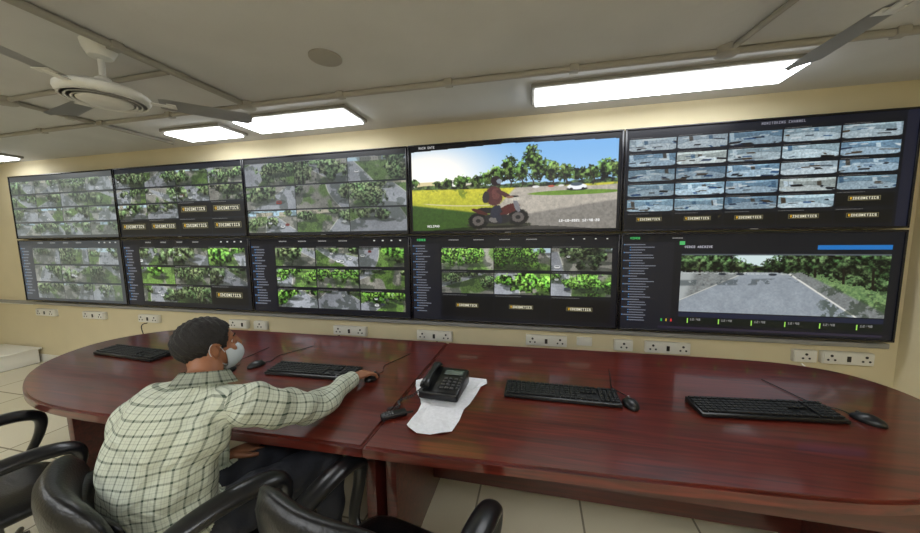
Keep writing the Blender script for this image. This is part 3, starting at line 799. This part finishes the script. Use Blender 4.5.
def hp(r,ff,u): return HC+rt*r+f*ff+up*u
stube(bm,[V((5.05,-1.775,1.02)),V((5.04,-1.748,1.08)),hp(0,-.02,-.04)],[(.062,.056),(.053,.055),(.054,.060)],4,side=side,n=24)
add_ell(bm,hp(0,-.012,.028),B,(.080,.100,.090),32)
add_ell(bm,hp(0,.030,-.035),B,(.063,.070,.085),28)
add_ell(bm,hp(0,.062,-.095),B,(.034,.032,.028),20)
add_ell(bm,hp(0,.080,.022),B,(.052,.018,.014),16)
stube(bm,[hp(0,.092,.018),hp(0,.108,-.012),hp(0,.112,-.028),hp(0,.092,-.036)],[.008,.012,.014,.010],3,n=12)
add_ell(bm,hp(0,.096,-.062),B,(.024,.010,.010),14)
for s in(-1,1):
    add_ell(bm,hp(s*.083,-.002,-.008),B,(.009,.019,.033),16)
    add_ell(bm,hp(s*.045,.075,-.03),B,(.018,.014,.018),14)
me=remeshed(bm,.0060,4,.5)
nv=len(me.vertices); co=np.empty(nv*3,'f'); me.vertices.foreach_get('co',co); co=co.reshape(-1,3).astype(float)
def segdist(P,chain):
    best=np.full(len(P),1e9); al=np.zeros(len(P)); sid=np.zeros(len(P),int); acc=0
    for i in range(len(chain)-1):
        a=np.array(chain[i]);b=np.array(chain[i+1]);d=b-a;l=np.linalg.norm(d)
        t=np.clip(((P-a)@d)/l**2,0,1); dd=np.linalg.norm(P-(a+t[:,None]*d),axis=1)
        m=dd<best; best[m]=dd[m]; al[m]=acc+t[m]*l; acc+=l; sid[m]=i
    return best,al,sid
polys=me.polygons; nf=len(polys)
cen=np.empty(nf*3,'f'); polys.foreach_get('center',cen); cen=cen.reshape(-1,3).astype(float)
def region(P):
    dt,at,_=segdist(P,TOR[:5]); dr,ar,_=segdist(P,ARMR[1:]); dl,al_,_=segdist(P,ARML[1:])
    l1,_,_=segdist(P,LEGR); l2,_,_=segdist(P,LEGL)
    dt=dt/.16; dr=dr/.072; dl=dl/.066; lg=np.minimum(l1,l2)/.1
    R=np.zeros(len(P),int)
    best=np.minimum(dt,np.minimum(dr,dl))
    R[dr<=best]=1; R[dl<=best]=2
    leg=(lg<dt*.95)&(lg<np.minimum(dr,dl))&(P[:,2]<.70); leg|=P[:,2]<.50
    R[leg]=3
    A0=np.array([5.05,-1.765,1.075]); ax_=np.array([-.12,.30,.95]); ax_/=np.linalg.norm(ax_)
    q=P-A0; hd=q@ax_; rad=np.linalg.norm(q-hd[:,None]*ax_,axis=1)
    R[((hd>-.01)&(rad<.070))|((hd>.02)&(rad<.2)&(P[:,2]>1.09))]=4
    return R
Rf=region(cen)
nr=np.empty(nv*3,'f'); me.vertices.foreach_get('normal',nr); nr=nr.reshape(-1,3)
Rv=region(co)
fold=.005*np.sin(co[:,2]*38+co[:,0]*22+3*np.sin(co[:,1]*14))+.004*np.sin(co[:,0]*45-co[:,2]*25+co[:,1]*30)
fold*=np.isin(Rv,[0,1,2,3]); 
co2=co+nr*fold[:,None]
me.vertices.foreach_set('co',co2.astype('f').ravel())
me.materials.clear()
for m in(M_plaid,M_pants,M_skin): me.materials.append(m)
mi=np.where(Rf==3,1,np.where(Rf==4,2,0)).astype('i'); polys.foreach_set('material_index',mi)
uv=me.uv_layers.new(name='UVMap')
nl=len(me.loops); lv=np.empty(nl,'i'); me.loops.foreach_get('vertex_index',lv)
ls=np.empty(nf,'i'); lt=np.empty(nf,'i'); polys.foreach_get('loop_start',ls); polys.foreach_get('loop_total',lt)
pf=np.repeat(np.arange(nf),lt)
def ang_coord(P,chain,s):
    a=np.array(chain[0]);b=np.array(chain[-1]); ax=(b-a)/np.linalg.norm(b-a)
    _,al,_=segdist(P,chain)
    best=np.full(len(P),1e9); ctr=np.zeros((len(P),3))
    for i in range(len(chain)-1):
        p=np.array(chain[i]);q=np.array(chain[i+1]);d=q-p
        t=np.clip(((P-p)@d)/(d@d),0,1); c=p+t[:,None]*d; dd=np.linalg.norm(P-c,axis=1); m=dd<best; best[m]=dd[m]; ctr[m]=c[m]
    p0=np.array(chain[0]); d0=np.array(chain[1])-p0; d0/=np.linalg.norm(d0); t0=(P-p0)@d0
    al=np.where((al<1e-6)&(t0<0),t0,al)
    s=s-ax*(s@ax); s/=np.linalg.norm(s); u=np.cross(ax,s); v=P-ctr
    return np.arctan2(v@u,v@s)/(2*np.pi),al
PER=.037
UV=np.zeros((nl,2))
for rid,chain,s,n in((0,TOR,np.array(side),26),(1,ARMR[1:],np.array([0,0,1.]),11),(2,ARML[1:],np.array([0,1.,0]),10)):
    ang,al=ang_coord(co,chain,s)
    la=ang[lv]; f_=ang[lv[ls]][pf]
    la=la-np.round(la-f_)
    if rid==0: al_l=co[lv][:,2]/PER
    else: al_l=al[lv]/PER
    sel=(Rf[pf]==rid)
    UV[sel,0]=la[sel]*n; UV[sel,1]=al_l[sel]
uv.data.foreach_set('uv',UV.astype('f').ravel())
finish('body',me,None,man)
# collar
bm=bmesh.new()
n=36; r0=[];r1=[];r2=[]
cc=V((5.05,-1.765,1.065)); ax=V((-.12,.30,.95)).normalized(); s1=(side-ax*side.dot(ax)).normalized(); u1=ax.cross(s1)
for k in range(n):
    a=2*math.pi*k/n; d=s1*math.cos(a)+u1*math.sin(a)
    r0.append(bm.verts.new(cc+d*.104-ax*.016)); r1.append(bm.verts.new(cc+d*.074+ax*.030)); r2.append(bm.verts.new(cc+d*.066+ax*.012))
for k in range(n):
    for A_,B_ in((r0,r1),(r1,r2)): bm.faces.new((A_[k],A_[(k+1)%n],B_[(k+1)%n],B_[k]))
bmesh.ops.solidify(bm,geom=bm.faces[:],thickness=.003)
o=from_bm('shirt_collar',bm,M_plaid,man)
uvl=o.data.uv_layers.new(name='UVMap')
for lp in o.data.loops:
    p=o.data.vertices[lp.vertex_index].co-cc; a=math.atan2(p.dot(u1),p.dot(s1)); uvl.data[lp.index].uv=(a/(2*math.pi)*14,p.dot(ax)/PER+.3)
# hair: short crop
bm=bmesh.new(); vs=add_ell(bm,hp(0,-.013,.029),B,(.0845,.1055,.097),120)
dele=[]
hc=hp(0,-.014,.03)
for v in vs:
    p=(v.co-HC)/KH; ff=p.dot(f0); uu=p.dot(up0); rr=p.dot(rt0)
    h=np.interp(ff,[-.12,-.06,-.035,-.014,.02,.045,.07,.10],[-.080,-.070,-.045,.014,.014,-.01,.060,.080])
    if ff<.045 and ff>.024: h=-.012
    h+=.0015*math.sin(rr*300+ff*260)
    if uu<h: dele.append(v)
    else:
        nn=(v.co-hc).normalized(); v.co+=nn*(.0015*math.sin(rr*260+uu*190)+.0015*math.sin(ff*310+uu*120))
bmesh.ops.delete(bm,geom=dele,context='VERTS')
bmesh.ops.solidify(bm,geom=bm.faces[:],thickness=.005)
from_bm('hair',bm,M_hair,man,sharp=False)
# mask
bm=bmesh.new(); vs=add_ell(bm,hp(0,.040,-.058),B,(.071,.086,.066),40)
dele=[v for v in vs if (v.co-HC).dot(f0)/KH<.028 or (v.co-HC).dot(up0)/KH>-.012 or (v.co-HC).dot(up0)/KH<-.118]
bmesh.ops.delete(bm,geom=dele,context='VERTS'); bmesh.ops.solidify(bm,geom=bm.faces[:],thickness=.003)
from_bm('face_mask',bm,M_mask,man,sharp=False)
for s in(-1,1):
    i_=1 if s<0 else 2
    tube('mask_loop_%d'%i_,[hp(s*.066,.035,-.028),hp(s*.082,.01,.016),hp(s*.086,-.012,.022),hp(s*.086,-.022,-.01),hp(s*.078,.0,-.05),hp(s*.066,.035,-.085)],.0016,M_mask,man,n=6)
    tube('ear_helix_%d'%i_,[hp(s*.088,.012,.0),hp(s*.092,.008,.018),hp(s*.094,-.008,.024),hp(s*.096,-.019,.010),hp(s*.094,-.018,-.012),hp(s*.089,-.006,-.034)],.0032,M_skin,man,n=8)
    tube('eyelid_%d'%i_,[hp(s*.019,.080,.001),hp(s*.027,.0855,.007),hp(s*.036,.0845,.007),hp(s*.046,.076,.001)],.0028,M_skin,man,n=8)
    bm=bmesh.new(); add_ell(bm,hp(s*.032,.0755,.001),B,(.013,.009,.0065),16); from_bm('eye_%d'%i_,bm,M_eye,man)
    bm=bmesh.new(); add_ell(bm,hp(s*.032,.0825,.001),B,(.0055,.003,.0055),12); from_bm('iris_%d'%i_,bm,M_iris,man)
    tube('eyebrow_%d'%i_,[hp(s*.015,.0945,.026),hp(s*.034,.0915,.031),hp(s*.050,.079,.026)],.0025,M_hair,man,n=8)
# hands
def hand(name,w,d,nrm,thumb_sign,curl,scale=1.0):
    d=V(d).normalized(); nrm=V(nrm); nrm=(nrm-d*nrm.dot(d)).normalized(); s=d.cross(nrm).normalized()
    w=V(w)
    def P(a,b,c): return w+(s*(a)+d*b+nrm*c)*scale
    bm=bmesh.new()
    stube(bm,[P(0,-.05,0),P(0,0,0),P(0,.03,.002),P(0,.065,.003),P(0,.088,.0)],[(.026,.020),(.027,.019),(.036,.017),(.042,.0145),(.038,.009)],4,side=s,n=24)
    L_=[.072,.080,.075,.060]; 
    for k in range(4):
        a=thumb_sign*(.031-.0205*k); ln=L_[k]; sp=thumb_sign*(.14-.09*k)
        pts=[P(a*.9,.055,.0)]; pos=np.array([a,.085,.001]); pts.append(P(*pos)); ang=-.12
        for j,fr in enumerate((.45,.30,.25)):
            ang-=curl*(.5,.9,.7)[j]
            pos=pos+ln*fr*np.array([sp*math.cos(ang),math.cos(ang),math.sin(ang)]); pts.append(P(*pos))
        add_tube(bm,smoothpts(pts,3),[(r*scale) for r in np.interp(np.linspace(0,1,13),[0,.3,.5,1],[.0095,.0092,.0088,.0068])],n=12)
    t=thumb_sign
    pts=[P(t*.018,.012,-.002),P(t*.040,.035,-.006),P(t*.056,.062,-.010),P(t*.062,.085,-.014)]
    add_tube(bm,smoothpts(pts,4),[(r*scale) for r in np.interp(np.linspace(0,1,13),[0,.4,.7,1],[.015,.012,.0105,.008])],n=12)
    m=remeshed(bm,.0026,3,.5); finish(name,m,M_skin,man)
hand('right_hand',(5.268,-1.155,.808),(.30,.95,-.05),(0,0,1),-1,.45,1.12)
hand('left_hand',(4.955,-1.615,.645),(.35,.90,-.15),(0,.1,1),1,.4,1.0)
# cuffs
for nm,p,d in(('right_cuff',(5.269,-1.170,.808),(-.06,.99,-.07)),('left_cuff',(4.943,-1.637,.650),(.55,.75,-.15))):
    d=V(d).normalized(); p=V(p); bm=bmesh.new()
    add_tube(bm,[p-d*.035,p-d*.03,p+d*.012,p+d*.016,p+d*.010],[.043,.046,.043,.040,.030],n=28,cap=False); o=from_bm(nm,bm,M_plaid,man)
    l_=o.data.uv_layers.new(name='UVMap')
    for lp in o.data.loops:
        q=o.data.vertices[lp.vertex_index].co-p; sx=d.cross(V((0,0,1))).normalized(); l_.data[lp.index].uv=(q.dot(sx)/PER+.4,q.dot(d)/PER+.3)
# shoes
for nm,a,d in(('right_shoe',(5.32,-1.45),(.25,.97)),('left_shoe',(5.03,-1.41),(.1,.99))):
    d=V((d[0],d[1],0)).normalized(); q=V((a[0],a[1],0)); s=V((d.y,-d.x,0)); bm=bmesh.new()
    stube(bm,[q-d*.075+V((0,0,.045)),q-d*.05+V((0,0,.05)),q+V((0,0,.055)),q+d*.08+V((0,0,.045)),q+d*.15+V((0,0,.034)),q+d*.19+V((0,0,.026))],[(.028,.035),(.038,.044),(.04,.052),(.044,.042),(.042,.03),(.025,.018)],4,side=s,n=20)
    for v in bm.verts: v.co.z=max(v.co.z,.004)
    from_bm(nm,bm,M_shoe,man)

# ------------------------------------------------------------------ left corner items
st=empty('floor_plinth_box',(-.35,-.12,0))
box('body',(0,0,.09),(.7,.32,.18),M_white,st,bev=.01)
box('lid',(0,0,.19),(.74,.36,.02),M_white,st,bev=.005)

# ------------------------------------------------------------------ world, camera
w=bpy.data.worlds.new('world'); scn.world=w; w.use_nodes=True
w.node_tree.nodes['Background'].inputs[0].default_value=(.9,.92,1,1); w.node_tree.nodes['Background'].inputs[1].default_value=.3
cam=bpy.data.cameras.new('camera'); co_=bpy.data.objects.new('camera',cam); COL.objects.link(co_)
cam.sensor_fit='HORIZONTAL'; cam.sensor_width=36; cam.lens=316.56/920*36
cam.shift_x=-6.05/920; cam.shift_y=2.25/920; cam.clip_start=.05
yaw,pitch,roll=-.2191,-.1022,-.0109
cy,sy=math.cos(yaw),math.sin(yaw);cp,sp=math.cos(pitch),math.sin(pitch)
F=V((sy*cp,cy*cp,sp));R0=V((cy,-sy,0));U0=R0.cross(F)
R1=R0*math.cos(roll)+U0*math.sin(roll);U1=U0*math.cos(roll)-R0*math.sin(roll)
Mx=Matrix(((R1.x,U1.x,-F.x,6.33),(R1.y,U1.y,-F.y,-2.66),(R1.z,U1.z,-F.z,1.586),(0,0,0,1)))
co_.matrix_world=Mx
scn.camera=co_
